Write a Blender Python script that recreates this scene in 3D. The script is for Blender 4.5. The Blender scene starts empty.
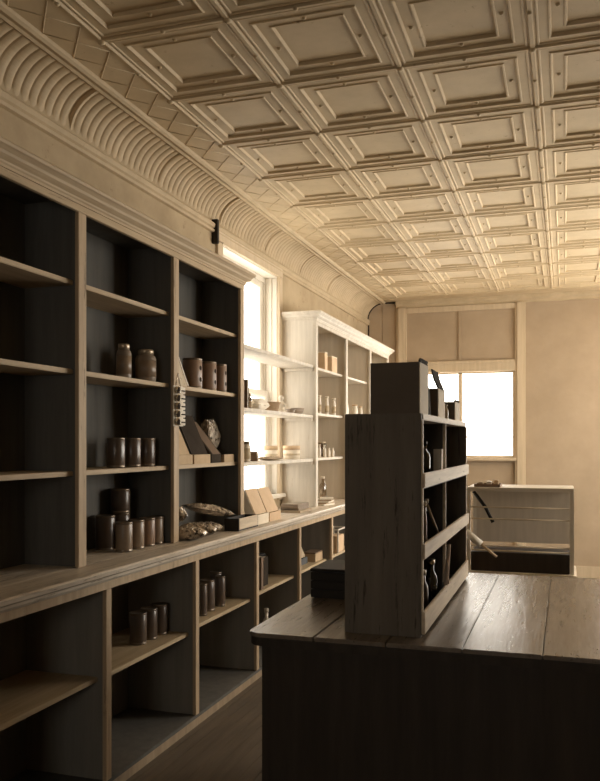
import bpy, bmesh, math, random
from mathutils import Vector, Matrix, noise
sc = bpy.context.scene
COL = sc.collection
random.seed(7)

# ------------------------------------------------------------------ camera
YAW = math.radians(18.012)
cam_d = bpy.data.cameras.new('camera')
cam = bpy.data.objects.new('camera', cam_d); COL.objects.link(cam)
cam.location = (0, 0, 1.52)
cam.rotation_euler = (math.pi/2, 0, YAW)
F = 815.0
cam_d.sensor_fit = 'HORIZONTAL'
cam_d.sensor_width = 36.0
cam_d.lens = F/600*36
cam_d.shift_x = 0.0
cam_d.shift_y = (443-390.5)/600.0
cam_d.clip_start = 0.05
sc.camera = cam

# ------------------------------------------------------------------ light
W = bpy.data.worlds.new('daylight'); sc.world = W; W.use_nodes = True
nt = W.node_tree; nt.nodes.clear()
out = nt.nodes.new('ShaderNodeOutputWorld'); bg = nt.nodes.new('ShaderNodeBackground')
bg.inputs[0].default_value = (1.0, 0.94, 0.855, 1); bg.inputs[1].default_value = 6.0
# sky strength shaped by direction: weaker towards -x to tame the left window
wtc = nt.nodes.new('ShaderNodeTexCoord'); wsx = nt.nodes.new('ShaderNodeSeparateXYZ'); wmr = nt.nodes.new('ShaderNodeMapRange')
nt.links.new(wtc.outputs['Generated'], wsx.inputs[0]); nt.links.new(wsx.outputs['X'], wmr.inputs['Value'])
wmr.inputs['From Min'].default_value = -0.55; wmr.inputs['From Max'].default_value = 0.35
wmr.inputs['To Min'].default_value = 3.0; wmr.inputs['To Max'].default_value = 9.0
nt.links.new(wmr.outputs['Result'], bg.inputs[1])
nt.links.new(bg.outputs[0], out.inputs[0])
sc.view_settings.view_transform = 'Standard'; sc.view_settings.look = 'None'
sc.view_settings.gamma = 1.0; sc.view_settings.use_curve_mapping = False
sc.view_settings.exposure = 0.72

def portal(name, loc, rot, sx, sy):
    d = bpy.data.lights.new(name, 'AREA'); d.shape = 'RECTANGLE'; d.size = sx; d.size_y = sy
    d.cycles.is_portal = True
    o = bpy.data.objects.new(name, d); o.location = loc; o.rotation_euler = rot; COL.objects.link(o)
H = math.pi/2
FZ = -.25                                     # floor level
# window openings (the holes in the walls are made from the same numbers below)
WL = (6.10, 7.46, 1.03, 3.135)               # left wall:  y0 y1 z0 z1
WB = [(-2.10, -0.64, 1.32, 2.49), (0.75, 2.05, .9, 2.9)]   # back wall: x0 x1 z0 z1
WR = [(6.2, 8.0, .8, 2.9), (8.8, 10.6, .8, 2.9)]   # right wall
WF = [(-.85, .25, 1.3, 2.4)]                                 # front wall: unseen window added behind the camera to lift dark faces
XL, XR, YB, YF, ZC = -2.66, 2.3, 11.3, -3.4, 3.5
portal('daylight_portal_left', (XL-0.17, (WL[0]+WL[1])/2, (WL[2]+WL[3])/2), (0, -H, 0), WL[3]-WL[2], WL[1]-WL[0])
for i, w in enumerate(WB):
    portal('daylight_portal_back', ((w[0]+w[1])/2, YB+0.17, (w[2]+w[3])/2), (-H, 0, 0), w[1]-w[0], w[3]-w[2])
for i, w in enumerate(WF):
    portal('daylight_portal_front', ((w[0]+w[1])/2, YF-.17, (w[2]+w[3])/2), (H, 0, 0), w[1]-w[0], w[3]-w[2])
for i, w in enumerate(WR):
    portal('daylight_portal_right', (XR+0.17, (w[0]+w[1])/2, (w[2]+w[3])/2), (0, H, 0), w[3]-w[2], w[1]-w[0])

# ------------------------------------------------------------------ materials
MATS = {}
def mat(name, c1, c2, scale=6, rough=0.7, bump=0.15, stretch=(1,1,1), spec=0.3, metal=0.0, wear=None, wear_t=0.62, wear_s=9, planks=None, detail=6):
    """two-tone noise surface, optional worn patches (wear colour) and fine bump"""
    m = bpy.data.materials.new(name); m.use_nodes = True
    n = m.node_tree.nodes; l = m.node_tree.links
    b = n['Principled BSDF']; b.inputs['Roughness'].default_value = rough
    b.inputs['Specular IOR Level'].default_value = spec; b.inputs['Metallic'].default_value = metal
    tc = n.new('ShaderNodeTexCoord'); mp = n.new('ShaderNodeMapping'); mp.inputs['Scale'].default_value = stretch
    l.new(tc.outputs['Object'], mp.inputs[0])
    t = n.new('ShaderNodeTexNoise'); t.inputs['Scale'].default_value = scale; t.inputs['Detail'].default_value = detail; t.inputs['Roughness'].default_value = 0.65
    l.new(mp.outputs[0], t.inputs['Vector'])
    r = n.new('ShaderNodeValToRGB'); r.color_ramp.elements[0].position = 0.3; r.color_ramp.elements[1].position = 0.72
    r.color_ramp.elements[0].color = (*c1, 1); r.color_ramp.elements[1].color = (*c2, 1)
    l.new(t.outputs['Fac'], r.inputs[0]); colour = r.outputs[0]
    if wear:
        t2 = n.new('ShaderNodeTexNoise'); t2.inputs['Scale'].default_value = wear_s; t2.inputs['Detail'].default_value = 8; t2.inputs['Roughness'].default_value = 0.75
        l.new(mp.outputs[0], t2.inputs['Vector'])
        r2 = n.new('ShaderNodeValToRGB'); r2.color_ramp.elements[0].position = wear_t; r2.color_ramp.elements[1].position = wear_t+0.08
        l.new(t2.outputs['Fac'], r2.inputs[0])
        mx = n.new('ShaderNodeMixRGB'); mx.inputs[2].default_value = (*wear, 1)
        l.new(r2.outputs[0], mx.inputs[0]); l.new(colour, mx.inputs[1]); colour = mx.outputs[0]
    l.new(colour, b.inputs['Base Color'])
    if bump:
        bp = n.new('ShaderNodeBump'); bp.inputs['Strength'].default_value = bump; bp.inputs['Distance'].default_value = 0.01
        l.new(t.outputs['Fac'], bp.inputs['Height']); l.new(bp.outputs[0], b.inputs['Normal'])
    MATS[name] = m; return m

GY = (6, 0.5, 6)   # grain running along y
GZ = (6, 6, 0.5)   # grain running along z
GX = (0.5, 6, 6)
mat('plaster', (.38,.29,.18), (.52,.41,.265), 2.2, .85, .35, wear=(.28,.20,.12), wear_t=.60, wear_s=7)
mat('ceiling_tin', (.54,.42,.26), (.67,.53,.34), 3.0, .6, .12, wear=(.36,.25,.14), wear_t=.62, wear_s=14, spec=.3)
mat('cove_tin', (.44,.34,.21), (.58,.455,.295), 4.0, .65, .2, wear=(.30,.22,.14), wear_t=.66, wear_s=18)
mat('cream_paint', (.56,.50,.415), (.72,.655,.555), 3.5, .6, .15, GZ, wear=(.44,.34,.22), wear_t=.61, wear_s=5)
mat('white_paint', (.70,.64,.54), (.78,.72,.62), 3.0, .55, .08, wear=(.5,.4,.28), wear_t=.72, wear_s=12)
mat('tan_frame', (.40,.29,.18), (.56,.42,.27), 3.5, .6, .15, GZ, wear=(.20,.14,.08), wear_t=.59, wear_s=6)
mat('tan_cornice', (.42,.31,.19), (.58,.45,.29), 3.5, .6, .15, GY, wear=(.22,.15,.09), wear_t=.60, wear_s=6)
mat('shelf_wood', (.40,.30,.18), (.58,.46,.30), 3.5, .6, .15, GY, wear=(.22,.15,.09), wear_t=.66, wear_s=5)
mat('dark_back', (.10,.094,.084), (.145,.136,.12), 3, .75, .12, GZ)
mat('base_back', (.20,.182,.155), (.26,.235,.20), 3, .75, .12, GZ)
mat('grey_back', (.55,.475,.375), (.66,.575,.46), 3, .75, .12, GZ)
mat('counter_wood', (.50,.42,.33), (.80,.71,.59), 4, .42, .25, GY, wear=(.24,.18,.125), wear_t=.56, wear_s=7, spec=.4)
mat('base_wood', (.30,.22,.14), (.44,.33,.21), 4, .6, .2, GZ, wear=(.16,.11,.07), wear_t=.63, wear_s=5)
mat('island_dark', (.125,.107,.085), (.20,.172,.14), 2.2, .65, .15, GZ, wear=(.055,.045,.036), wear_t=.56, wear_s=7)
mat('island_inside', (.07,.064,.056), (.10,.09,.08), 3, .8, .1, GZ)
mat('rail_wood', (.50,.40,.285), (.76,.64,.48), 4, .6, .25, GY, wear=(.20,.13,.08), wear_t=.60, wear_s=6)
mat('table_wood', (.15,.12,.092), (.25,.205,.16), 4, .26, .2, GY, wear=(.05,.036,.026), wear_t=.58, wear_s=7, spec=.6)
mat('table_dark', (.035,.027,.02), (.06,.045,.034), 3, .6, .15, GZ)
mat('floor_wood', (.10,.078,.055), (.17,.13,.09), 4, .5, .15, GY, wear=(.12,.08,.05), wear_t=.62, wear_s=5)
mat('tin_body', (.16,.12,.085), (.24,.19,.14), 8, .35, .05, metal=.6, spec=.5)
mat('tin_lid', (.42,.34,.25), (.55,.46,.34), 8, .35, .05, metal=.7)
mat('brown_label', (.075,.05,.035), (.13,.088,.06), 9, .3, .03, spec=.7)
mat('tan_label', (.20,.14,.09), (.30,.215,.145), 9, .35, .03, spec=.6)
mat('rust_label', (.22,.135,.085), (.31,.195,.125), 9, .4, .03, spec=.6)
mat('cream_label', (.52,.42,.28), (.62,.51,.35), 14, .65, .05, wear=(.22,.15,.1), wear_t=.58, wear_s=30)
mat('dark_mark', (.03,.022,.016), (.05,.036,.026), 12, .9, .02, spec=.05)
mat('kraft_card', (.46,.33,.20), (.58,.43,.27), 6, .8, .08)
mat('pale_card', (.74,.64,.50), (.84,.75,.61), 6, .8, .06)
mat('peach_card', (.60,.42,.26), (.70,.51,.33), 6, .75, .06)
mat('dark_card', (.035,.027,.02), (.06,.046,.035), 6, .9, .08, spec=.08)
mat('brown_card', (.16,.105,.068), (.22,.15,.10), 6, .75, .08)
mat('crate_dark', (.020,.015,.011), (.035,.027,.020), 5, .6, .12, GX)
mat('crinkle_pack', (.22,.16,.10), (.85,.74,.60), 10, .22, .5, spec=.8, metal=.35, wear=(.06,.042,.028), wear_t=.52, wear_s=12)  # pale patches paint in the highlights on the shiny packs
mat('paper', (.76,.69,.58), (.86,.80,.70), 7, .85, .1)
mat('old_paper', (.34,.26,.17), (.48,.38,.26), 8, .8, .15)
mat('ceramic', (.70,.62,.50), (.78,.70,.58), 5, .3, .02, spec=.5)
mat('dark_ceramic', (.20,.15,.11), (.28,.22,.16), 8, .35, .05, spec=.5)
mat('basket_weave', (.30,.20,.12), (.50,.36,.22), 30, .8, .6)
mat('black_metal', (.018,.015,.012), (.03,.025,.02), 8, .45, .05, metal=.4)
mat('bright_metal', (.55,.48,.38), (.7,.62,.5), 8, .25, .02, metal=.9)
mat('cloth_pale', (.45,.34,.26), (.60,.48,.38), 12, .9, .3)
mat('back_panel', (.40,.305,.205), (.48,.37,.255), 2, .8, .1)
mat('casing', (.54,.43,.29), (.66,.535,.375), 3, .6, .1, GZ, wear=(.42,.31,.2), wear_t=.7)
def glass(name, tint, gloss=0.06):
    m = bpy.data.materials.new(name); m.use_nodes = True; n = m.node_tree.nodes; l = m.node_tree.links; n.clear()
    o = n.new('ShaderNodeOutputMaterial'); t = n.new('ShaderNodeBsdfTransparent'); g = n.new('ShaderNodeBsdfGlossy'); x = n.new('ShaderNodeMixShader')
    nz = n.new('ShaderNodeTexNoise'); nz.inputs['Scale'].default_value = 5
    tc = n.new('ShaderNodeTexCoord'); l.new(tc.outputs['Object'], nz.inputs['Vector'])
    rr = n.new('ShaderNodeValToRGB'); rr.color_ramp.elements[0].color = (*[c*.96 for c in tint], 1); rr.color_ramp.elements[1].color = (*tint, 1)
    l.new(nz.outputs['Fac'], rr.inputs[0]); l.new(rr.outputs[0], t.inputs[0])
    g.inputs['Roughness'].default_value = .08; x.inputs[0].default_value = gloss
    l.new(t.outputs[0], x.inputs[1]); l.new(g.outputs[0], x.inputs[2]); l.new(x.outputs[0], o.inputs[0]); MATS[name] = m
glass('window_glass', (.97,.97,.96), .04)
glass('bottle_glass', (.62,.55,.45), .16)
glass('dark_glass', (.16,.13,.10), .16)

# ------------------------------------------------------------------ mesh helpers
class B:
    def __init__(s): s.bm = bmesh.new()
    def _merge(s, t, M=None):
        if M is not None: bmesh.ops.transform(t, matrix=M, verts=t.verts)
        me = bpy.data.meshes.new('tmp'); t.to_mesh(me); t.free(); s.bm.from_mesh(me); bpy.data.meshes.remove(me); return s
    def box(s, x0, x1, y0, y1, z0, z1, bev=0.0, M=None):
        t = bmesh.new(); bmesh.ops.create_cube(t, size=1)
        for v in t.verts:
            v.co = Vector(((x0+x1)/2+v.co.x*(x1-x0), (y0+y1)/2+v.co.y*(y1-y0), (z0+z1)/2+v.co.z*(z1-z0)))
        if bev: bmesh.ops.bevel(t, geom=list(t.edges), offset=min(bev, .45*min(x1-x0, y1-y0, z1-z0)), segments=2, affect='EDGES')
        return s._merge(t, M)
    def lathe(s, prof, c=(0,0,0), seg=24, M=None, smooth=True):
        """prof: (radius, z) pairs from bottom to top"""
        t = bmesh.new(); rings = []
        for r, z in prof:
            if r < 1e-6: rings.append([t.verts.new((c[0], c[1], c[2]+z))])
            else: rings.append([t.verts.new((c[0]+r*math.cos(2*math.pi*k/seg), c[1]+r*math.sin(2*math.pi*k/seg), c[2]+z)) for k in range(seg)])
        for a, b in zip(rings, rings[1:]):
            for k in range(seg):
                q = (k+1) % seg
                if len(a) == 1 and len(b) == 1: continue
                f = t.faces.new([a[0], b[q], b[k]]) if len(a) == 1 else (t.faces.new([a[k], a[q], b[0]]) if len(b) == 1 else t.faces.new([a[k], a[q], b[q], b[k]]))
                f.smooth = smooth
        return s._merge(t, M)
    def prism(s, pts, axis, a0, a1, bev=0.0, M=None):
        """polygon pts extruded along axis; for 'y' pts are (x,z), for 'x' (y,z), for 'z' (x,y)"""
        t = bmesh.new()
        P = lambda p, a: {'y': (p[0], a, p[1]), 'x': (a, p[0], p[1]), 'z': (p[0], p[1], a)}[axis]
        A = [t.verts.new(P(p, a0)) for p in pts]; Bv = [t.verts.new(P(p, a1)) for p in pts]
        t.faces.new(A); t.faces.new(Bv[::-1]); n = len(pts)
        for k in range(n): t.faces.new([A[k], Bv[k], Bv[(k+1) % n], A[(k+1) % n]])
        bmesh.ops.recalc_face_normals(t, faces=t.faces)
        if bev: bmesh.ops.bevel(t, geom=list(t.edges), offset=bev, segments=2, affect='EDGES')
        return s._merge(t, M)
    def tube(s, pts, r, seg=8):
        t = bmesh.new(); rings = []; pts = [Vector(p) for p in pts]
        for i, p in enumerate(pts):
            d = (pts[min(i+1, len(pts)-1)]-pts[max(i-1, 0)]).normalized()
            u = d.orthogonal().normalized(); w = d.cross(u)
            if rings:
                pu = (rings[-1][0].co-pts[i-1]); u = (pu-d*pu.dot(d)).normalized(); w = d.cross(u)
            rings.append([t.verts.new(p+(u*math.cos(2*math.pi*k/seg)+w*math.sin(2*math.pi*k/seg))*r) for k in range(seg)])
        for a, b in zip(rings, rings[1:]):
            for k in range(seg):
                f = t.faces.new([a[k], a[(k+1) % seg], b[(k+1) % seg], b[k]]); f.smooth = True
        t.faces.new(rings[0][::-1]); t.faces.new(rings[-1])
        bmesh.ops.recalc_face_normals(t, faces=t.faces)
        return s._merge(t)
    def build(s, name, m, parent=None, loc=None):
        me = bpy.data.meshes.new(name); s.bm.to_mesh(me); s.bm.free()
        o = bpy.data.objects.new(name, me); me.materials.append(MATS[m]); COL.objects.link(o)
        if parent: o.parent = parent
        if loc: o.location = loc
        return o
def tag(o, label, cat, group=None):
    o['label'] = label; o['category'] = cat
    if group: o['group'] = group
    return o
def thing(name, label, cat, loc=(0,0,0), group=None, rz=0.0):
    o = bpy.data.objects.new(name, None); o.empty_display_size = .1; COL.objects.link(o)
    o.location = loc; o.rotation_euler.z = rz
    return tag(o, label, cat, group)
def struct(o): o['kind'] = 'structure'; return o
def dup(root, label, loc, rz=0.0):
    r = root.copy(); COL.objects.link(r); r.location = loc; r.rotation_euler.z = rz; r['label'] = label
    for ch in list(root.children):
        c = ch.copy(); COL.objects.link(c); c.parent = r
        for g in ch.children:
            d = g.copy(); COL.objects.link(d); d.parent = c
    return r
BOX = lambda *a, **k: B().box(*a, **k)

# ------------------------------------------------------------------ room shell
b = B()
k = 0
x = XL
while x < XR:                                  # floor boards
    x1 = min(x+.085, XR)
    b.box(x+.001, x1-.001, YF, YB, FZ-.03, FZ, .002); x = x1
b.box(XL-.2, XR+.2, YF-.2, YB+.2, FZ-.12, FZ-.03)
struct(b.build('floor', 'floor_wood'))

def wall_with_holes(b, axis, p0, p1, u0, u1, z0, z1, holes):
    """wall slab between p0..p1 on its normal axis, spanning u0..u1 with rectangular holes (u0,u1,z0,z1)"""
    def bx(a0, a1, c0, c1):
        if a1-a0 < 1e-4 or c1-c0 < 1e-4: return
        b.box(p0, p1, a0, a1, c0, c1) if axis == 'x' else b.box(a0, a1, p0, p1, c0, c1)
    cur = u0
    for h in sorted(holes):
        bx(cur, h[0], z0, z1); bx(h[0], h[1], z0, h[2]); bx(h[0], h[1], h[3], z1); cur = h[1]
    bx(cur, u1, z0, z1)
b = B(); wall_with_holes(b, 'x', XL-.18, XL, YF, YB+.18, FZ-.12, 3.7, [WL]); struct(b.build('wall_left', 'plaster'))
b = B(); wall_with_holes(b, 'y', YB, YB+.18, XL, XR, FZ-.12, 3.7, WB); struct(b.build('wall_back', 'back_panel'))
b = B(); wall_with_holes(b, 'x', XR, XR+.18, YF, YB+.18, FZ-.12, 3.7, WR); struct(b.build('wall_right', 'plaster'))
b = B(); wall_with_holes(b, 'y', YF-.18, YF, XL-.18, XR+.18, FZ-.12, 3.7, WF); struct(b.build('wall_front', 'plaster'))

# pressed tin ceiling: stepped coffers between beaded seams
SX0, SY0, TX, TY = -2.165, 5.708, .67, .7346
def tin_ceiling():
    bm = bmesh.new()
    prof = [(0, -.012), (.008, -.012), (.014, 0), (.022, 0), (.026, -.005), (.033, -.005), (.037, 0), (.078, 0), (.082, -.006), (.088, -.006), (.096, .009), (.150, .009), (.153, .004), (.160, .004), (.168, .019)]
    nx = 7; y = SY0
    ys = [SY0+TY*k for k in range(-12, 8)]
    for i in range(nx-1):
        for j in range(len(ys)-1):
            x0, x1, y0, y1 = SX0+TX*i, SX0+TX*(i+1), ys[j], ys[j+1]
            prev = None
            for d, h in prof:
                ring = [bm.verts.new((X, Y, ZC+h)) for X, Y in ((x0+d, y0+d), (x1-d, y0+d), (x1-d, y1-d), (x0+d, y1-d))]
                if prev:
                    for q in range(4): bm.faces.new([prev[q], ring[q], ring[(q+1) % 4], prev[(q+1) % 4]])
                prev = ring
            bm.faces.new(prev[::-1])
    o = B(); o.bm.free(); o.bm = bm
    xe, ye = SX0+TX*(nx-1), ys[-1]
    # small pressed rosettes where the seams cross and at the middle of each tile side
    for i in range(nx):
        for yy in ys:
            o.lathe([(.0, -.026), (.010, -.024), (.018, -.018), (.022, -.010)], (SX0+TX*i, yy, ZC), 8)
            if i < nx-1: o.lathe([(.0, -.022), (.010, -.019), (.015, -.010)], (SX0+TX*(i+.5), yy, ZC), 6)
    for i in range(nx):
        for j in range(len(ys)-1):
            o.lathe([(.0, -.022), (.010, -.019), (.015, -.010)], (SX0+TX*i, (ys[j]+ys[j+1])/2, ZC), 6)
    for i in range(nx-1):                      # studs on the mouldings of each tile
        for j in range(len(ys)-1):
            x0, x1, y0, y1 = SX0+TX*i, SX0+TX*(i+1), ys[j], ys[j+1]
            for (px, py) in (((x0+x1)/2, y0+.125), ((x0+x1)/2, y1-.125), (x0+.125, (y0+y1)/2), (x1-.125, (y0+y1)/2)):
                o.lathe([(.0, -.003), (.008, .0), (.013, .009)], (px, py, ZC), 6)
    # flat borders and slab behind
    o.box(XL-.1, SX0, YF, YB, ZC, ZC+.02); o.box(xe, XR, YF, YB, ZC, ZC+.02)
    o.box(SX0, xe, YF, ys[0], ZC, ZC+.02); o.box(SX0, xe, ye, YB, ZC, ZC+.02)
    o.box(XL-.18, XR+.18, YF-.18, YB+.18, ZC+.07, ZC+.2)
    # crossed ribs on the left border strip
    y = YF
    while y < YB-.3:
        for (ya, yb) in ((y, y+.26), (y+.26, y)):
            o.tube([(-2.40, ya, ZC), (-2.19, yb, ZC)], .0035, 5)
        y += .26
    return o
struct(tin_ceiling().build('ceiling', 'ceiling_tin'))

# ribbed cove between the left wall and the ceiling
def cove():
    bm = bmesh.new(); N = 12; pitch = .068; per = 8
    n = int((YB-YF)/pitch*per); prev = None
    R = .235; cx, cz = -2.435, 3.265
    for i in range(n+1):
        y = min(YF+i*pitch/per, YB)
        ph = (i % per)/per
        rib = .013*abs(math.sin(math.pi*ph))**.6
        joint = ((y-5.0) % 1.05)
        gap = .022 if joint < .022 else 0
        ring = []
        for j in range(N+1):
            t = j/N*math.pi/2
            taper = min(1, 3.2*math.sin(t*2*.5+.10)) * min(1, .15+2*math.cos(t))
            r = R-rib*taper+gap
            ring.append(bm.verts.new((cx-r*math.cos(t), y, cz+r*math.sin(t))))
        if prev:
            for j in range(N): bm.faces.new([prev[j], prev[j+1], ring[j+1], ring[j]])
        prev = ring
    o = B(); o.bm.free(); o.bm = bm
    # picture moulding at the foot of the cove
    o.prism([(XL, 3.185), (-2.636, 3.19), (-2.630, 3.205), (-2.645, 3.215), (-2.632, 3.225), (-2.625, 3.25), (-2.64, 3.265), (XL, 3.27)], 'y', YF, YB)
    # beaded trim where it meets the ceiling
    o.prism([(-2.485, 3.5), (-2.48, 3.482), (-2.465, 3.474), (-2.45, 3.482), (-2.435, 3.478), (-2.42, 3.474), (-2.405, 3.484), (-2.40, 3.5)], 'y', YF, YB)
    return o
struct(cove().build('trim_1', 'cove_tin'))
struct(B().prism([(YB, 3.40), (YB-.03, 3.405), (YB-.035, 3.43), (YB-.07, 3.46), (YB-.075, 3.49), (YB-.09, 3.5), (YB, 3.5)], 'x', -2.25, XR).build('trim_2', 'cove_tin'))
struct(B().tube([(XL+.012, YB-.014, 3.0), (XL+.012, YB-.014, 3.17)]+[(-2.435-.222*math.cos(k*math.pi/20), YB-.014, 3.265+.222*math.sin(k*math.pi/20)) for k in range(11)]+[(-2.25, YB-.014, 3.487)], .009).build('gap_line', 'dark_mark'))  # added dark tube standing in for the gap line at the cove end
# boards on the back wall beside the casing, left of the storefront window
b = B()
for (x0, x1) in ((-2.655, -2.452), (-2.448, -2.25)): b.box(x0, x1, YB-.012, YB, FZ+.02, 3.44 if x0 > -2.5 else 3.36, .003)
struct(b.build('trim_3', 'back_panel'))
struct(BOX(-.5, XR, YB-.02, YB, FZ, FZ+.16, .006).build('baseboard_back', 'casing'))
struct(BOX(XR-.02, XR, YF, YB-.02, FZ, FZ+.16, .006).build('baseboard_right', 'casing'))

# left window: casing, deep reveal, two sashes
w1 = struct(bpy.data.objects.new('window_1', None)); COL.objects.link(w1)
y0, y1, z0, z1 = WL
b = B()
b.box(XL, XL+.022, y1, y1+.105, z0-.06, z1+.10, .004); b.box(XL, XL+.022, y0-.105, y0, z0-.06, z1+.10, .004)
b.box(XL, XL+.026, y0-.105, y1+.105, z1, z1+.09, .004)
b.box(XL, XL+.030, y1-.006, y1+.014, z0-.02, z1+.012, .003)
b.box(XL, XL+.030, y0-.02, y1+.014, z1-.004, z1+.016, .003)
b.build('casing', 'casing', w1)
b = B()
b.box(XL-.18, XL, y1-.012, y1, z0, z1); b.box(XL-.18, XL, y0, y0+.012, z0, z1); b.box(XL-.18, XL, y0+.012, y1-.012, z1-.012, z1)
b.box(XL-.155, XL-.115, y1-.05, y1-.012, z0, z1-.012); b.box(XL-.155, XL-.115, y0+.012, y0+.05, z0, z1-.012); b.box(XL-.155, XL-.115, y0+.05, y1-.05, z1-.06, z1-.012)
b.box(XL-.065, XL-.05, y1-.024, y1-.012, z0, z1-.012)
b.build('reveal', 'white_paint', w1)
BOX(XL-.18, XL+.06, y0-.10, y1+.10, z0-.035, z0, .006).build('window_sill', 'white_paint', w1)
zm = 1.99
def sash(xc, za, zb, nm):
    s = B(); t = .018; st = .075
    s.box(xc-t, xc+t, y0+.05, y0+.05+st, za, zb, .004); s.box(xc-t, xc+t, y1-.05-st, y1-.05, za, zb, .004)
    s.box(xc-t, xc+t, y0+.05+st, y1-.05-st, za, za+.06, .004); s.box(xc-t, xc+t, y0+.05+st, y1-.05-st, zb-.055, zb, .004)
    ym = (y0+y1)/2; s.box(xc-.012, xc+.012, ym-.014, ym+.014, za+.06, zb-.055, .003)
    o = s.build('sash', 'white_paint', w1)
    BOX(xc-.002, xc+.002, y0+.05+st, y1-.05-st, za+.06, zb-.055).build('pane', 'window_glass', o)
sash(XL-.145, zm-.03, z1-.06, 0); sash(XL-.09, z0, zm+.03, 0)

# storefront window in the back wall with a closed transom above
w2 = struct(bpy.data.objects.new('window_2', None)); COL.objects.link(w2)
x0, x1, z0, z1 = WB[0]
b = B()
b.box(-2.245, x0, YB-.045, YB, FZ, 3.40, .006); b.box(-2.215, x0-.03, YB-.062, YB-.045, FZ, 3.40, .004)
b.box(x1, x1+.14, YB-.045, YB, FZ, 3.40, .006); b.box(x1+.03, x1+.11, YB-.062, YB-.045, FZ, 3.40, .004)
b.box(x0, x1, YB-.045, YB, 3.325, 3.40, .006)
b.build('casing', 'casing', w2)
b = B(); b.box(x0, x1, YB-.05, YB, 2.49, 2.625, .006); b.box(x0, x1, YB-.065, YB-.05, 2.60, 2.64, .004)
b.build('transom_bar', 'casing', w2)
b = B(); b.box(-1.388, -1.345, YB-.03, YB, 2.64, 3.325, .004); b.box(x0, -1.388, YB-.012, YB, 2.64, 3.325, .002); b.box(-1.345, x1, YB-.012, YB, 2.64, 3.325, .002)
b.build('transom_panel', 'back_panel', w2)
b = B(); b.box(-1.392, -1.342, YB+.02, YB+.075, z0, z1, .004)
b.box(x0, x0+.03, YB+.02, YB+.075, z0, z1); b.box(x1-.03, x1, YB+.02, YB+.075, z0, z1); b.box(x0+.03, x1-.03, YB+.02, YB+.075, z1-.02, z1); b.box(x0+.03, x1-.03, YB+.02, YB+.075, z0, z0+.03)
b.box(x0+.03, -1.392, YB+.035, YB+.06, 1.592, 1.612); b.box(-1.342, x1-.03, YB+.035, YB+.06, 1.592, 1.612)
fr = b.build('window_frame', 'casing', w2)
b = B(); b.box(x0+.03, x1-.03, YB+.046, YB+.05, z0+.03, z1-.02); b.build('pane', 'window_glass', fr)
BOX(x0-.02, x1+.02, YB-.10, YB+.02, z0-.04, z0, .006).build('window_sill', 'casing', w2)
def plain_window(nm, axis, w, p):
    r = struct(bpy.data.objects.new(nm, None)); COL.objects.link(r)
    u0, u1, za, zb = w; t = B(); g = B(); c = B()
    def bx(q, a0, a1, d0, d1, c0, c1, bev=.004):
        q.box(d0, d1, a0, a1, c0, c1, bev) if axis == 'x' else q.box(a0, a1, d0, d1, c0, c1, bev)
    zmid = (za+zb)/2; um = (u0+u1)/2
    for a0, a1, c0, c1 in ((u0, u0+.06, za, zb), (u1-.06, u1, za, zb), (u0+.06, u1-.06, za, za+.07), (u0+.06, u1-.06, zb-.06, zb), (u0+.06, u1-.06, zmid-.03, zmid+.03), (um-.015, um+.015, za+.07, zmid-.03), (um-.015, um+.015, zmid+.03, zb-.06)):
        bx(t, a0, a1, p+.06, p+.10, c0, c1)
    for a0, a1, c0, c1 in ((u0-.11, u0, za-.1, zb+.11), (u1, u1+.11, za-.1, zb+.11), (u0, u1, zb, zb+.11), (u0, u1, za-.1, za)):
        bx(c, a0, a1, p-.022, p, c0, c1)
    bx(g, u0+.06, u1-.06, p+.078, p+.082, za+.07, zb-.06, 0)
    c.build('casing', 'casing', r); s = t.build('sash', 'white_paint', r); g.build('pane', 'window_glass', s)
plain_window('window_3', 'y', WB[1], YB)
for i, w in enumerate(WR): plain_window('window_%d' % (4+i), 'x', w, XR)
plain_window('window_6', 'y', WF[0], YF-.18)  # added fill window, out of view

# added dark strip standing in for the gap at a board end by the left window
tag(BOX(-.038, .012, -.018, .018, 0, .19, .003).build('gap_strip', 'black_metal', None, (XL+.0385, 5.935, 3.10)), 'narrow dark strip standing in for the gap at a board end left of the window head', 'strip')

# ------------------------------------------------------------------ the long counter
HC = .90
YS, YE = 1.45, 11.27
BX0, BX1 = -2.64, -2.15                        # carcass back and front
ct = thing('counter_top', 'long worn wooden worktop running along the left wall under the shelves', 'counter', (BX0, YS, HC-.06))
b = B(); W0 = -2.645-BX0
for i in range(3):                              # three long boards with a moulded front edge
    xa = W0+i*.165; b.box(xa, xa+.164, 0, YE-YS, .03, .06, .002)
b.build('worktop_boards', 'counter_wood', ct)
fx = W0+3*.165-.001
B().prism([(fx-.03, 0.0), (fx+.012, 0.0), (fx+.02, .012), (fx+.022, .024), (fx+.036, .034), (fx+.038, .052), (fx+.030, .06), (fx, .06), (fx, .03), (fx-.03, .03)], 'y', 0, YE-YS).build('front_moulding', 'counter_wood', ct)
stiles = [1.485, 2.52, 3.55, 4.575, 5.61, 6.625, 7.635, 8.66, 9.69, 10.72, 11.24]
shz = [.36, .36, .355, .375, .39, .395, .395, .395, .395, .395]
bs = thing('base_cabinet', 'long open-fronted base cabinet with painted stiles under the left worktop', 'cabinet', (BX0, YS, 0))
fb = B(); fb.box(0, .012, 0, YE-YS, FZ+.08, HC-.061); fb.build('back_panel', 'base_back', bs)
BOX(.02, BX1-BX0-.04, 0, YE-YS, FZ, FZ+.075).build('plinth', 'base_wood', bs)
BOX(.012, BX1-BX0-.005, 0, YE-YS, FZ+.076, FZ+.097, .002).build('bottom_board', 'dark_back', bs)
BOX(BX1-BX0-.022, BX1-BX0, 0, YE-YS, .797, HC-.061, .002).build('apron', 'tan_frame', bs)
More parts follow.
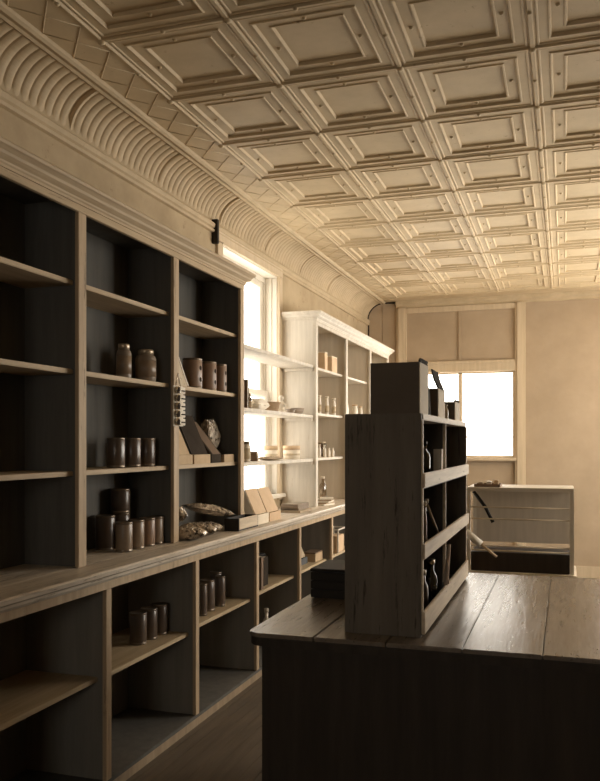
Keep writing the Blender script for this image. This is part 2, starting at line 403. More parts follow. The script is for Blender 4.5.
for i, s in enumerate(stiles):
    yy = s-YS
    o = BOX(BX1-BX0-.022, BX1-BX0, max(yy-.026, 0), min(yy+.026, YE-YS), FZ+.099, .797, .003).build('stile', 'tan_frame', bs)
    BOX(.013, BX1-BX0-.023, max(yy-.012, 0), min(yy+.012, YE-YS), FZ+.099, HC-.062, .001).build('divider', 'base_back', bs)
for i, z in enumerate(shz):
    BOX(.013, BX1-BX0-.055, stiles[i]-YS+.013, stiles[i+1]-YS-.013, z-.025, z-.001, .003).build('shelf', 'shelf_wood', bs)

# ------------------------------------------------------------------ wall shelf units
CX0, CX1 = -2.645, -2.294
CORN = [(0, 0), (.007, 0), (.008, .012), (.014, .018), (.016, .026), (.028, .033), (.040, .042), (.044, .054), (.058, .066), (.066, .071), (.070, .084), (.064, .092), (0, .092)]
def shelf_unit(name, label, ya, yb, sts, shelves, back, frame, corn, near_end, far_end):
    t = thing(name, label, 'shelf unit', (CX0, ya, HC+.001))
    D = CX1-CX0; H0 = 0; ZF = 2.668-HC; ZT = 2.70-HC+.08
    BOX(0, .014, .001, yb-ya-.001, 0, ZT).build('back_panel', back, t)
    for i, s in enumerate(sts):
        yy = s-ya; w = .036
        a0, a1 = max(yy-w, 0), min(yy+w, yb-ya)
        BOX(D-.022, D, a0, a1, 0, ZF, .003).build('stile', frame, t)
        end = i in (0, len(sts)-1)
        if i == 0: p0, p1 = 0, .024
        elif i == len(sts)-1: p0, p1 = yb-ya-.024, yb-ya
        else: p0, p1 = yy-.012, yy+.012
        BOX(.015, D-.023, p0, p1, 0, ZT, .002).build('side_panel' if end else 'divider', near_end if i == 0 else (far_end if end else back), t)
    for i in range(len(sts)-1):
        a0 = .026 if i == 0 else sts[i]-ya+.013
        a1 = yb-ya-.026 if i == len(sts)-2 else sts[i+1]-ya-.013
        for z in shelves:
            BOX(.015, D-.045, a0, a1, z-HC-.027, z-HC-.002, .003).build('shelf', corn, t)
    BOX(D-.022, D, 0, yb-ya, ZF+.001, ZT, .002).build('fascia', corn, t)
    BOX(.015, D-.023, .026, yb-ya-.026, ZT-.04, ZT-.02).build('top_board', back, t)
    c = B(); zb = 2.668+.035-HC
    n = len(CORN)                                # cornice, mitred round both ends
    bm = bmesh.new(); R = []
    for o_, z in CORN:
        R.append([bm.verts.new(v) for v in ((0, -o_, zb+z), (D+o_, -o_, zb+z), (D+o_, yb-ya+o_, zb+z), (0, yb-ya+o_, zb+z))])
    for p, q in zip(R, R[1:]):
        for k in range(3): bm.faces.new([p[k], p[k+1], q[k+1], q[k]])
    bm.faces.new(R[-1])
    c.bm.free(); c.bm = bm; c.build('cornice', corn, t)
    return t
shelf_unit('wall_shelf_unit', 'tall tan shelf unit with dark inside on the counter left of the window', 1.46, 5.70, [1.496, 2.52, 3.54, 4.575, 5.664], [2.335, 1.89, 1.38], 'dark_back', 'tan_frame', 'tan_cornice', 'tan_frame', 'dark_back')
shelf_unit('wall_shelf_unit', 'cream painted shelf unit on the counter beyond the window, by the back wall', 7.555, 10.98, [7.591, 8.74, 9.90, 10.944], [2.275, 1.82, 1.372], 'grey_back', 'cream_paint', 'cream_paint', 'cream_paint', 'grey_back')
for z, nm in ((2.275, 'topmost'), (1.79, 'middle'), (1.37, 'lowest')):
    t = thing('window_shelf', '%s of the three pale boards spanning the window between the shelf units' % nm, 'shelf', (CX0+.02, 5.702, z-.028), 'boards across the window')
    BOX(0, .305, 0, 1.851, 0, .028, .003).build('board', 'cream_paint', t)
    for yy in (.004, 1.812): BOX(.02, .30, yy, yy+.034, -.03, -.001, .003).build('cleat', 'cream_paint', t)

# ------------------------------------------------------------------ cans, jars, bottles
def can(loc, r, h, label, group, lab='brown_label', lid=True, marks=False, rz=0.0):
    t = thing('tin_can', label, 'can', loc, group, rz)
    B().lathe([(0, 0), (r*.97, 0), (r, .004), (r, .008), (r*.97, .011), (r*.97, h-.011), (r, h-.008), (r, h-.003), (r*.97, h), (r*.92, h-.004), (0, h-.004)], seg=28).build('body', 'tin_body', t)
    lb = B().lathe([(r*.985, .014), (r*.99, .0145), (r*.99, h-.0145), (r*.985, h-.014)], seg=28).build('paper_label', lab, t)
    if marks:
        for zc in (.30, .68):
            m = bmesh.new(); n = 6; a0 = marks
            vs = []
            for i in range(n+1):
                a = a0+(i/n-.5)*.42
                hh = h*.085*(1-abs(i/n-.5)*1.1)
                vs.append([m.verts.new((r*1.0*math.cos(a), r*1.0*math.sin(a), h*zc+s*hh)) for s in (-1, 1)])
            for p, q in zip(vs, vs[1:]): m.faces.new([p[0], q[0], q[1], p[1]])
            bb = B(); bb.bm.free(); bb.bm = m; bb.build('printed_mark', 'dark_mark', lb)
    return t
G = 'tins on the shelf above the counter'
# top-left bay: two jars
def jar(loc, r, h, label, group, lidm='tin_lid', body='dark_ceramic', labm='tan_label'):
    t = thing('storage_jar', label, 'jar', loc, group)
    B().lathe([(0, 0), (r*.9, 0), (r, .01), (r, h*.72), (r*.9, h*.80), (r*.66, h*.85), (r*.66, h*.87), (0, h*.87)], seg=28).build('body', body, t)
    B().lathe([(r*1.0, h*.14), (r*1.02, h*.14), (r*1.02, h*.66), (r*1.0, h*.66)], seg=28).build('paper_label', labm, t)
    B().lathe([(r*.69, h*.845), (r*.76, h*.85), (r*.76, h*.96), (r*.72, h), (0, h)], seg=28).build('lid', lidm, t)
    return t
jar((-2.44, 4.19, 1.89), .044, .205, 'narrow lidded jar, left of two on the upper shelf, dark left bay', 'lidded jars')
jar((-2.42, 4.415, 1.89), .062, .195, 'wide lidded jar, right of two on the upper shelf, dark left bay', 'lidded jars')
for i, (y, nm) in enumerate(((4.085, 'leftmost'), (4.267, 'middle'), (4.445, 'rightmost'))):
    can((-2.43, y, 1.38), .052, .17, '%s of three brown tins on the middle shelf of the dark left bay' % nm, 'tins in the left bay, middle shelf')
for i, (y, nm) in enumerate(((4.125, 'first tin from the left'), (4.262, 'second tin from the left'), (4.395, 'third tin from the left'), (4.505, 'fourth tin, nearest the tan stile,'))):
    can((-2.40+.0, y, HC), .048, .17, '%s in the row on the counter at the left' % nm, 'row of tins on the counter', ['tan_label', 'tan_label', 'rust_label', 'tan_label'][i])
for i, y in enumerate((4.17, 4.34)):
    can((-2.55, y, HC), .058, .20, 'dark tin standing %s behind the counter row at the left' % ('left' if i == 0 else 'right'), 'dark tins behind the counter row')
can((-2.55, 4.34, HC+.2005), .058, .145, 'dark tin stacked on another behind the counter row', 'dark tins behind the counter row')
for i, (X, y, r, nm) in enumerate(((-2.425, 5.075, .068, 'widest and leftmost'), (-2.42, 5.325, .060, 'middle'), (-2.405, 5.505, .048, 'narrowest and rightmost'))):
    can((X, y, 1.89), r, .207, '%s of three rust-brown tins with dark marks on the upper right shelf' % nm, 'rust tins with dark marks', 'rust_label', marks=-.12)
# lower bays
for i, (X, y, nm) in enumerate(((-2.36, 4.215, 'leftmost'), (-2.36, 4.345, 'middle'), (-2.36, 4.475, 'rightmost'))):
    can((X, y, .355), .05, .182, '%s of three dim tins under the counter in the left bay' % nm, 'dim tins under the counter', 'brown_label')
for i, (X, y, r, nm) in enumerate(((-2.30, 4.955, .038, 'leftmost'), (-2.33, 5.115, .05, 'second from left'), (-2.31, 5.285, .036, 'third from left'), (-2.42, 5.46, .045, 'rightmost'))):
    can((X, y, .375), r, .21, '%s of four ribbed tins under the counter left of the window' % nm, 'ribbed tins under the counter', 'brown_label')

# ------------------------------------------------------------------ right bay of the dark unit
# tented price card at the stile
t = thing('leaning_card', 'speckled card with pale edge leaning beside the rust tins', 'card', (-2.345, 4.625, 1.89))
B().prism([(0, 0), (0, .205), (.05, .20), (.205, .006), (.205, 0)], 'x', -.006, 0).build('card_sheet', 'cream_label', t)
B().prism([(.051, .2045), (.209, .004), (.222, .004), (.059, .2085)], 'x', -.012, .003).build('card_edge', 'paper', t)
# hanging string of small tins on the stile
t = thing('hanging_strip', 'white strip of round dark-topped tins hanging on the tan stile', 'hanging display', (-2.2935, 4.590, 1.625))
b = B(); b.box(.0, .006, -.068, .068, 0, .25, .002); b.build('card_sheet', 'paper', t)
B().tube([(.003, -.03, .25), (.004, 0, .33), (.003, .03, .25)], .0025).build('string', 'bright_metal', t)
for i in range(5):
    zc = .026+i*.049
    Mr = Matrix.Translation((.0065, -.034, zc)) @ Matrix.Rotation(math.pi/2, 4, 'Y')
    o = B().lathe([(0, 0), (.0235, 0), (.0235, .020), (.0, .020)], seg=18, M=Mr).build('small_tin', 'bright_metal', t)
    Mr = Matrix.Translation((.0267, -.034, zc)) @ Matrix.Rotation(math.pi/2, 4, 'Y')
    B().lathe([(0, 0), (.019, 0), (.019, .001), (0, .001)], seg=18, M=Mr).build('dark_top', 'dark_mark', o)
    o = BOX(.0065, .022, .004, .066, zc-.021, zc+.021, .003).build('small_packet', 'paper', t)
    BOX(.0222, .0228, .006, .064, zc-.006, zc+.002).build('printed_band', 'dark_mark', o)
# open counter cartons: a tray with a raised lid leaning back
def carton(loc, w, front, depth, lidh, label, group, face, lid, tray=None, rz=0.0, back=None):
    """w along y, the open lid leans back towards the wall (-x)"""
    t = thing('display_carton', label, 'carton', loc, group, rz)
    q = .004; tray = tray or face
    s = B(); s.box(-depth, 0, 0, w, 0, q); s.box(-depth, -depth+q, 0, w, q, front); s.box(-depth+q, 0, 0, q, q, front); s.box(-depth+q, 0, w-q, w, q, front)
    s.build('tray', tray, t)
    BOX(0, q, 0, w, 0, front, .001).build('front_panel', face, t)
    l = B(); e = depth
    l.prism([(-.022, front+.001), (-.016, front+.001), (-.016-lidh*.45, front+lidh), (-.022-lidh*.45, front+lidh)], 'y', .002, w-.002); l.build('raised_lid', lid, t)
    if back: B().prism([(-.026, front+.001), (-.022-lidh*.45, front+lidh*.98), (-.06-lidh*.60, front+lidh*.80), (-e+.004, front+.001)], 'y', .0, .003).build('side_flap', back, t)
    return t
carton((-2.352, 4.66, 1.38), .26, .062, .12, .17, 'kraft carton with its lid raised, left of the cartons on the middle right shelf', 'kraft cartons', 'kraft_card', 'kraft_card', back='dark_card')
carton((-2.352, 4.945, 1.38), .26, .062, .12, .27, 'wide dark carton standing open in the middle of the middle right shelf', 'kraft cartons', 'kraft_card', 'dark_card')
t = thing('small_box', 'small plain kraft box at the right end of the middle right shelf', 'box', (-2.42, 5.44, 1.38))
BOX(0, .075, 0, .19, 0, .055, .003).build('body', 'kraft_card', t); BOX(.002, .073, .002, .188, .0555, .058, .001).build('lid', 'brown_card', t)
t = thing('dark_carton', 'dark brown slanted carton leaning on the middle right shelf', 'carton', (-2.352, 5.23, 1.38))
B().prism([(0, 0), (0, .06), (-.19, .29), (-.235, .27), (-.10, 0)], 'y', 0, .17, .003).build('body', 'dark_card', t)
B().prism([(.001, .063), (-.19, .294), (-.192, .292), (-.001, .061)], 'y', .02, .15).build('sloping_lid', 'brown_card', t)
# crinkled packs
def pack(loc, lx, ly, h, label, group, seed, rz=0.0, rx=0.0, m='crinkle_pack', ry=0.0):
    bm = bmesh.new(); N, K = 40, 26; rows = []
    for i in range(N+1):
        u = i/N*2-1; row = []
        for j in range(K+1):
            v = j/K*2-1
            e = max(0, (1-abs(u)**2.6)*(1-abs(v)**2.6))**.6
            wob = noise.noise(Vector((u*2.2+seed, v*2.2, seed*.7)))*.35+noise.noise(Vector((u*7+seed, v*7, 3.1)))*.5+noise.noise(Vector((u*15+seed, v*15, 1.7)))*.3
            row.append((u*lx/2*(1+.04*wob), v*ly/2*(1+.05*wob), e, wob))
        rows.append(row)
    top = [[bm.verts.new((x, y, h*.5+h*.5*e*(1+.55*w)+.004*w)) for x, y, e, w in r] for r in rows]
    bot = [[bm.verts.new((x, y, max(.001, h*.5-h*.5*e))) for x, y, e, w in r] for r in rows]
    for i in range(N):
        for j in range(K):
            for q, fl in ((top, 0), (bot, 1)):
                f = [q[i][j], q[i+1][j], q[i+1][j+1], q[i][j+1]]
                bm.faces.new(f[::-1] if fl else f).smooth = fl == 1
    for i in range(N):
        for j in (0, K):
            f = [top[i][j], bot[i][j], bot[i+1][j], top[i+1][j]]; bm.faces.new(f if j == 0 else f[::-1])
    for j in range(K):
        for i in (0, N):
            f = [top[i][j+1], bot[i][j+1], bot[i][j], top[i][j]]; bm.faces.new(f if i == 0 else f[::-1])
    bmesh.ops.recalc_face_normals(bm, faces=bm.faces)
    bb = B(); bb.bm.free(); bb.bm = bm
    o = bb.build('crinkled_pack', m, None, loc); o.rotation_euler = (rx, ry, rz)
    return tag(o, label, 'pack', group)
pack((-2.50, 5.52, 1.435), .11, .20, .25, 'crumpled brown paper bag standing behind the small kraft box', None, 4.2, rx=0.0)
GP = 'crinkled packs on the counter'
pack((-2.30, 4.74, HC), .24, .16, .08, 'crinkled shiny pack lying lowest by the tan stile on the counter', GP, 1.3, .25)
pack((-2.32, 4.92, HC), .26, .15, .085, 'crinkled shiny pack lying second from the stile on the counter', GP, 2.9, .3)
pack((-2.36, 5.12, HC), .24, .17, .075, 'crinkled shiny pack between the stile packs and the wooden tray', GP, 5.1, .2)
pack((-2.46, 4.77, HC+.095), .26, .20, .115, 'crinkled pack heaped on top of the lower packs near the stile', GP, 7.7, .5)
pack((-2.36, 5.17, HC+.125), .32, .22, .065, 'pale crinkled pack lying on top beside the wooden tray', GP, 9.4, .9, ry=.2)
# shallow wooden tray at the end of the dark unit
t = thing('wooden_tray', 'shallow dark wooden tray with light end on the counter before the window', 'tray', (-2.285, 5.30, HC))
BOX(0, .11, 0, .38, .0, .010).build('bottom', 'crate_dark', t)
BOX(0, .11, 0, .010, .0105, .088, .002).build('side', 'crate_dark', t); BOX(0, .11, .370, .38, .0105, .088, .002).build('side', 'crate_dark', t)
BOX(.100, .112, .0105, .3695, .0105, .088, .002).build('front_panel', 'rail_wood', t); BOX(0, .010, .0105, .3695, .0105, .088, .002).build('back_side', 'crate_dark', t)

# ------------------------------------------------------------------ on the window boards
z = 1.79
t = thing('book', 'tall thin dark book standing at the left end of the middle window board', 'book', (-2.46, 5.905, z))
BOX(.06, .11, 0, .003, 0, .225, .001).build('cover', 'brown_card', t); BOX(.06, .11, .027, .030, 0, .225, .001).build('cover', 'brown_card', t); BOX(.062, .106, .0032, .0268, .004, .221).build('page_block', 'paper', t)
def bottle(loc, r, h, label, group, body='bottle_glass', cap='tin_lid', neck=.35, lab=None):
    t = thing('bottle', label, 'bottle', loc, group)
    B().lathe([(0, 0), (r*.92, 0), (r, .004), (r, h*.58), (r*.92, h*.66), (r*neck, h*.78), (r*neck, h*.92), (0, h*.92)], seg=20).build('body', body, t)
    B().lathe([(r*neck*1.02, h*.90), (r*neck*1.25, h*.90), (r*neck*1.25, h), (0, h)], seg=16).build('cap', cap, t)
    if lab: B().lathe([(r*1.0, h*.12), (r*1.02, h*.12), (r*1.02, h*.5), (r*1.0, h*.5)], seg=20).build('paper_label', lab, t)
    return t
bottle((-2.42, 6.04, z), .020, .135, 'small dark bottle left of the white bag on the middle window board', 'bottles on the middle window board', 'dark_glass', lab='old_paper')
bottle((-2.42, 6.13, z), .020, .13, 'small dark bottle touching the white bag on the middle window board', 'bottles on the middle window board', 'dark_glass', lab='cream_label')
pk = pack((-2.45, 6.40, z), .12, .26, .10, 'white paper bag lying on the middle window board', None, 11.3, m='paper')
t = thing('basket', 'low brown woven basket on the middle window board beside the figurine', 'basket', (-2.45, 6.67, z))
B().lathe([(0, 0), (.075, 0), (.085, .03), (.095, .075), (.098, .08), (.092, .08), (.082, .035), (.072, .008), (0, .008)], seg=28).build('bowl', 'basket_weave', t)
B().tube([(.096*math.cos(a*math.pi/12), .096*math.sin(a*math.pi/12), .080) for a in range(25)], .006).build('rim', 'basket_weave', t)
fig = t = thing('figurine', 'small white figurine standing between basket and bowl on the window board', 'figurine', (-2.42, 6.90, z))
B().lathe([(0, 0), (.030, 0), (.032, .010), (.026, .016), (0, .016)], seg=20).build('base', 'ceramic', t)
B().lathe([(.0, .0165), (.024, .0165), (.028, .040), (.026, .060), (.018, .076), (.009, .084), (.010, .088), (.017, .097), (.018, .108), (.012, .120), (0, .124)], seg=20).build('body', 'ceramic', t)
b = B()
b.tube([(.022, -.006, .066), (.030, -.012, .050), (.026, -.004, .040)], .006); b.tube([(-.020, .010, .066), (-.030, .012, .05), (-.022, .022, .042)], .006); b.build('arm', 'ceramic', t)
for ch in list(fig.children):
    for v in ch.data.vertices: v.co *= 1.28
t = thing('small_dish', 'small dark dish in front of the white figurine', 'dish', (-2.385, 7.06, z))
B().lathe([(0, 0), (.026, 0), (.030, .01), (.044, .036), (.041, .036), (.027, .012), (0, .010)], seg=24).build('bowl', 'dark_ceramic', t)
B().lathe([(.041, .034), (.046, .035), (.046, .039), (.041, .039)], seg=24).build('rim', 'dark_ceramic', t)
t = thing('bowl', 'dark oval bowl at the right end of the middle window board', 'bowl', (-2.42, 7.36, z))
Ms = Matrix.Diagonal((.8, 1.45, 1, 1))
B().lathe([(0, 0), (.045, 0), (.050, .006), (.066, .03), (.074, .056), (.070, .056), (.060, .03), (.042, .010), (0, .009)], seg=28, M=Ms).build('body', 'dark_ceramic', t)
B().lathe([(.069, .0565), (.076, .0565), (.077, .060), (.069, .060)], seg=28, M=Ms).build('rim', 'tan_label', t)
z = 1.37
jar((-2.42, 6.06, z), .032, .165, 'pale jar with dark lid at the left end of the lowest window board', None, 'tin_body', 'ceramic', 'cream_label')
t = thing('small_box', 'small dark tilted box beside the pale jar on the lowest window board', 'box', (-2.45, 6.20, z))
Mt = Matrix.Rotation(math.radians(-24), 4, 'X')
BOX(0, .07, 0, .035, .0, .075, .003, M=Matrix.Translation((0, 0, .001)) @ Mt.inverted()).build('body', 'brown_card', t)
BOX(.0705, .072, .002, .033, .002, .073, 0, M=Matrix.Translation((0, 0, .001)) @ Mt.inverted()).build('paper_label', 'old_paper', t)
pack((-2.42, 6.62, z), .14, .34, .035, 'flat pale paper packet lying on the lowest window board', None, 15.3, m='old_paper')
def round_box(loc, r, h, label, m, lm):
    t = thing('round_box', label, 'tin', loc, 'round boxes on the window board')
    B().lathe([(0, 0), (r, 0), (r, h*.74), (0, h*.74)], seg=32).build('body', m, t)
    B().lathe([(r*1.005, h*.70), (r*1.04, h*.70), (r*1.04, h*.97), (r*1.01, h), (0, h)], seg=32).build('lid', lm, t)
    B().lathe([(r*1.0, h*.28), (r*1.012, h*.28), (r*1.012, h*.42), (r*1.0, h*.42)], seg=32).build('band', 'cream_label', t)
round_box((-2.545, 6.97, z), .060, .125, 'taller pale round box standing behind on the lowest window board', 'pale_card', 'kraft_card')
round_box((-2.43, 7.22, z), .078, .125, 'wide pale round tin with lid, front right on the lowest window board', 'pale_card', 'peach_card')

# ------------------------------------------------------------------ counter under the window
GC = 'pale open cartons on the counter'
carton((-2.215, 5.77, HC), .24, .075, .10, .19, 'open pale counter carton nearest the tall dark unit', GC, 'pale_card', 'peach_card', back='paper')
carton((-2.215, 6.03, HC), .26, .070, .10, .19, 'open peach counter carton right of its pale twin', GC, 'peach_card', 'peach_card')
t = thing('paper_stack', 'stack of greyish papers and flat boxes lying on the counter below the window', 'paper stack', (-2.42, 6.83, HC))
for i, (dx, dy, w, l, h, m) in enumerate(((0, 0, .20, .34, .022, 'old_paper'), (.01, .02, .17, .30, .020, 'dark_ceramic'), (.02, .0, .16, .32, .034, 'dark_ceramic'))):
    zz = [0, .0225, .043][i]
    BOX(dx, dx+w, dy, dy+l, zz, zz+h, .003).build('flat_box', m, t)

# ------------------------------------------------------------------ in the cream unit
z = 2.275
for X, y, w, h, lb in ((-2.44, 8.09, .10, .19, 'taller left of two pale cartons on the top shelf of the cream unit'), (-2.44, 8.36, .21, .175, 'wider right of two pale cartons on the top shelf of the cream unit')):
    t = thing('small_carton', lb, 'carton', (X, y, z), 'cartons on the cream unit')
    BOX(0, .08, 0, w, 0, h-.012, .003).build('body', 'peach_card', t); BOX(-.001, .081, -.001, w+.001, h-.0115, h, .003).build('lid', 'pale_card', t)
z = 1.82
for X, y, r, h, lb in ((-2.40, 8.03, .018, .19, 'slim tall bottle nearest the stile, second shelf of the cream unit'), (-2.38, 8.23, .020, .19, 'middle slim bottle of three, second shelf of the cream unit'), (-2.38, 8.50, .022, .185, 'far slim bottle of three, second shelf of the cream unit')):
    bottle((X, y, z), r, h, lb, 'slim bottles in the cream unit', 'ceramic', 'ceramic', .8, 'cream_label')
for X, y, r, h, lb in ((-2.38, 9.06, .022, .15, 'near white bottle of three, second bay of the cream unit'), (-2.38, 9.43, .034, .155, 'widest white bottle of three, second bay of the cream unit'), (-2.38, 9.72, .022, .148, 'far white bottle of three, second bay of the cream unit')):
    bottle((X, y, z), r, h, lb, 'white bottles in the cream unit', 'ceramic', 'peach_card', .8)
z = 1.372
for X, y, r, h, lb in ((-2.40, 8.03, .016, .135, 'tallest small vial nearest the stile, third shelf of the cream unit'), (-2.39, 8.18, .016, .128, 'second small vial from the stile, third shelf of the cream unit'), (-2.38, 8.30, .018, .096, 'third small vial from the stile, third shelf of the cream unit'), (-2.37, 8.42, .018, .096, 'last small vial from the stile, third shelf of the cream unit')):
    bottle((X, y, z), r, h, lb, 'small vials in the cream unit', 'ceramic', 'ceramic', .55)
t = thing('glass_jar', 'wide clear glass jar behind the small vials in the cream unit', 'jar', (-2.53, 8.52, z))
B().lathe([(0, 0), (.055, 0), (.058, .005), (.058, .13), (.050, .145), (.047, .145), (.054, .128), (.054, .008), (0, .008)], seg=28).build('body', 'bottle_glass', t)
B().lathe([(0, .1455), (.056, .1455), (.056, .162), (0, .164)], seg=28).build('lid', 'tin_lid', t)
bottle((-2.42, 8.22, HC), .038, .27, 'tall glass bottle on the counter at the corner of the cream unit', None, 'bottle_glass', 'ceramic', .4)
t = thing('paper_stack', 'loose pile of pale papers on the counter in the cream unit', 'paper stack', (-2.36, 7.68, HC))
for i in range(5):
    Mz = Matrix.Translation((.05, .18+.03*i, .0)) @ Matrix.Rotation(.12*i-.2, 4, 'Z')
    BOX(-.07, .07, -.12, .12, i*.0125, i*.0125+.012, .002, M=Mz).build('paper_sheet', 'old_paper' if i % 2 else 'paper', t)

# ------------------------------------------------------------------ under the counter, further bays
def book(loc, th, d, h, label, group, m):
    t = thing('book', label, 'book', loc, group)
    BOX(0, d, 0, .003, 0, h, .001).build('cover', m, t); BOX(0, d, th-.003, th, 0, h, .001).build('cover', m, t)
    BOX(d-.004, d, .0031, th-.0031, 0, h).build('spine', m, t); BOX(.004, d-.0045, .0035, th-.0035, .004, h-.004).build('page_block', 'paper', t)
book((-2.38, 5.865, .39), .05, .16, .245, 'thin dark book standing by the stile below the window counter', 'books under the counter', 'brown_card')
book((-2.42, 6.03, .39), .095, .16, .225, 'thick black book standing right of the thin one under the counter', 'books under the counter', 'dark_card')
t = thing('blue_shadow_box', 'dim blue-grey box standing in for a bluish shadow under the counter below the window', 'box', (-2.60, 6.30, .39))  # added box whose colour carries the bluish shadow in this bay
mat('dim_blue', (.07,.075,.08), (.10,.105,.11), 5, .7, .05)
BOX(0, .16, 0, .24, 0, .16, .004).build('body', 'dim_blue', t); BOX(-.002, .162, -.002, .242, .1605, .19, .004).build('lid', 'dim_blue', t)
carton((-2.30, 7.09, .395), .20, .06, .12, .10, 'grey open carton with raised lid under the counter', None, 'dim_blue', 'old_paper')
t = thing('small_box', 'small tan box beside the grey carton under the counter', 'box', (-2.36, 7.36, .395))
BOX(0, .12, 0, .24, 0, .075, .003).build('body', 'kraft_card', t); BOX(-.001, .121, -.001, .241, .0755, .088, .002).build('lid', 'brown_card', t)
t = thing('wire_rack', 'pale open box frame standing under the counter beside the dark case', 'frame', (-2.34, 8.02, .395))
b = B()
for xx in (0, .13):
    for yy in (0, .30): b.box(xx, xx+.014, yy, yy+.014, 0, .23, .002)
b.box(0, .144, 0, .014, .2305, .245, .002); b.box(0, .144, .30, .314, .2305, .245, .002); b.box(.13, .144, .0145, .2995, .2305, .245, .002); b.box(0, .014, .0145, .2995, .2305, .245, .002)
b.build('frame', 'cream_paint', t); BOX(.02, .124, .02, .294, .0, .17, .003).build('inner_box', 'peach_card', t)
bottle((-2.34, 6.30, FZ+.098), .03, .31, 'tall pale bottle by the table corner on the bottom board', 'tall bottles on the bottom board', 'ceramic', 'ceramic', .5)
bottle((-2.34, 6.86, FZ+.098), .026, .325, 'left of two tall white bottles beside the stile on the bottom board', 'tall bottles on the bottom board', 'ceramic', 'ceramic', .5)
bottle((-2.34, 6.99, FZ+.098), .026, .325, 'right of two tall white bottles beside the stile on the bottom board', 'tall bottles on the bottom board', 'ceramic', 'ceramic', .5)

# ------------------------------------------------------------------ table with the free-standing shelf
TZ = .80
tx0, tx1, ty0, ty1 = -1.158, .20, 2.885, 4.60
tb = thing('display_table', 'large dark wooden table with a rounded plank top in the foreground', 'table', (tx0, ty0, 0))
WX, WY = tx1-tx0, ty1-ty0
def rrect(x0, x1, y0, y1, r, corners):
    pts = []
    for (cx, cy, a0, on) in ((x1-r, y1-r, 0, corners[2]), (x0+r, y1-r, 90, corners[3]), (x0+r, y0+r, 180, corners[0]), (x1-r, y0+r, 270, corners[1])):
        if on:
            for k in range(7): a = math.radians(a0+15*k); pts.append((cx+r*math.cos(a), cy+r*math.sin(a)))
        else: pts.append({0: (x1, y1), 90: (x0, y1), 180: (x0, y0), 270: (x1, y0)}[a0])
    return pts
b = B(); n = 5
for i in range(n):
    xa, xb = WX*i/n+(.0015 if i else 0), WX*(i+1)/n-(.0015 if i < n-1 else 0)
    b.prism(rrect(xa, xb, 0, WY, .06, (i == 0, i == n-1, i == n-1, i == 0)), 'z', TZ-.016, TZ, .003)
b.build('tabletop', 'table_wood', tb)
B().prism(rrect(.004, WX-.004, .004, WY-.004, .06, (1, 1, 1, 1)), 'z', TZ-.05, TZ-.017, .003).build('top_edge', 'table_dark', tb)
BOX(.05, WX-.05, .05, .07, FZ+.12, TZ-.051).build('front_panel', 'table_dark', tb)
BOX(.05, WX-.05, WY-.07, WY-.05, FZ+.12, TZ-.051).build('back_panel', 'table_dark', tb)
BOX(.05, .07, .0705, WY-.0705, FZ+.12, TZ-.051).build('side_panel', 'table_dark', tb); BOX(WX-.07, WX-.05, .0705, WY-.0705, FZ+.12, TZ-.051).build('side_panel', 'table_dark', tb)
for xx in (.045, WX-.115):
    for yy in (.045, WY-.115): BOX(xx, xx+.07, yy, yy+.07, FZ, FZ+.1195, .004).build('leg', 'table_dark', tb)

ix0, ix1, iy0, iy1, iz1 = -.797, -.505, 3.0, 4.42, 1.63
un = thing('shelf_rack', 'dark free-standing wooden shelf rack with pale rails on the table', 'shelf rack', (ix0, iy0, TZ))
D, LL, HH = ix1-ix0, iy1-iy0, iz1-TZ
def end_panel(y, m):
    s = B()
    s.box(0, D, y, y+.022, 0, HH, .003)
    return s.build('end_panel', m, un)
end_panel(0, 'island_dark'); end_panel(LL-.022, 'island_dark')
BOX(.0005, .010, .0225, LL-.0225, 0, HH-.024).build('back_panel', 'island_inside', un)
BOX(0, D+.004, .0225, LL-.0225, HH-.0235, HH, .003).build('top_board', 'rail_wood', un)
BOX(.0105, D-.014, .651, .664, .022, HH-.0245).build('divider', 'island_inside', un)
BOX(D-.0135, D, .650, .665, .1, HH-.0245, .001).build('divider_edge', 'rail_wood', un)
b = B()
for zz in (.0, .275, .545):
    for ya, yb in ((.0225, .650), (.665, LL-.0225)):
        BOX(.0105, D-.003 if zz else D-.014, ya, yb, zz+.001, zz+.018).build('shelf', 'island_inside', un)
BOX(D+.0005, D+.014, .0, LL, .012, .095, .003).build('base_rail', 'rail_wood', un)
BOX(D+.0005, D+.014, .0, LL+.02, .288, .346, .003).build('rail', 'rail_wood', un)
BOX(D+.0005, D+.014, .0, LL+.02, .553, .608, .003).build('rail', 'rail_wood', un)
for yy in (.0, LL-.022): BOX(D+.0002, D+.006, yy, yy+.018, .096, HH-.025, .001).build('edge_strip', 'rail_wood', un)

# items on the rack's top: three cartons with raised flaps
def top_carton(loc, wx, wy, h, label, flap_h, lean, front='island_dark', side='pale_card'):
    t = thing('open_carton', label, 'carton', loc, 'cartons on top of the rack'); q = .004
    s = B(); s.box(0, wx-q, 0, q, 0, h, .001); s.box(0, wx-q, wy-q, wy, 0, h, .001); s.box(0, q, q, wy-q, 0, h); s.box(q, wx-q, q, wy-q, 0, q); s.box(q, wx-q, q, wy-q, h-q, h)
    s.build('body', front, t)
    BOX(wx-q+.0003, wx, 0, wy, 0, h, .001).build('side_panel', side, t)  # pale right face paints in the light falling from the right
    f = B(); f.prism([(wx-.001, h+.001), (wx-.008, h+.001), (wx-.010-lean*.55, h+flap_h*.5), (wx-.006-lean, h+flap_h), (wx-.0-lean, h+flap_h), (wx-.003-lean*.55, h+flap_h*.5)], 'y', wy*.10, wy*.98)
    f.build('flap', 'dark_card', t)
    return t
mat('brown_box', (.12,.097,.075), (.17,.138,.108), 3, .7, .08)
top_carton((-.697, 3.0, iz1), .188, .19, .19, 'largest brown carton at the near end of the rack top', .016, .0, 'brown_box')
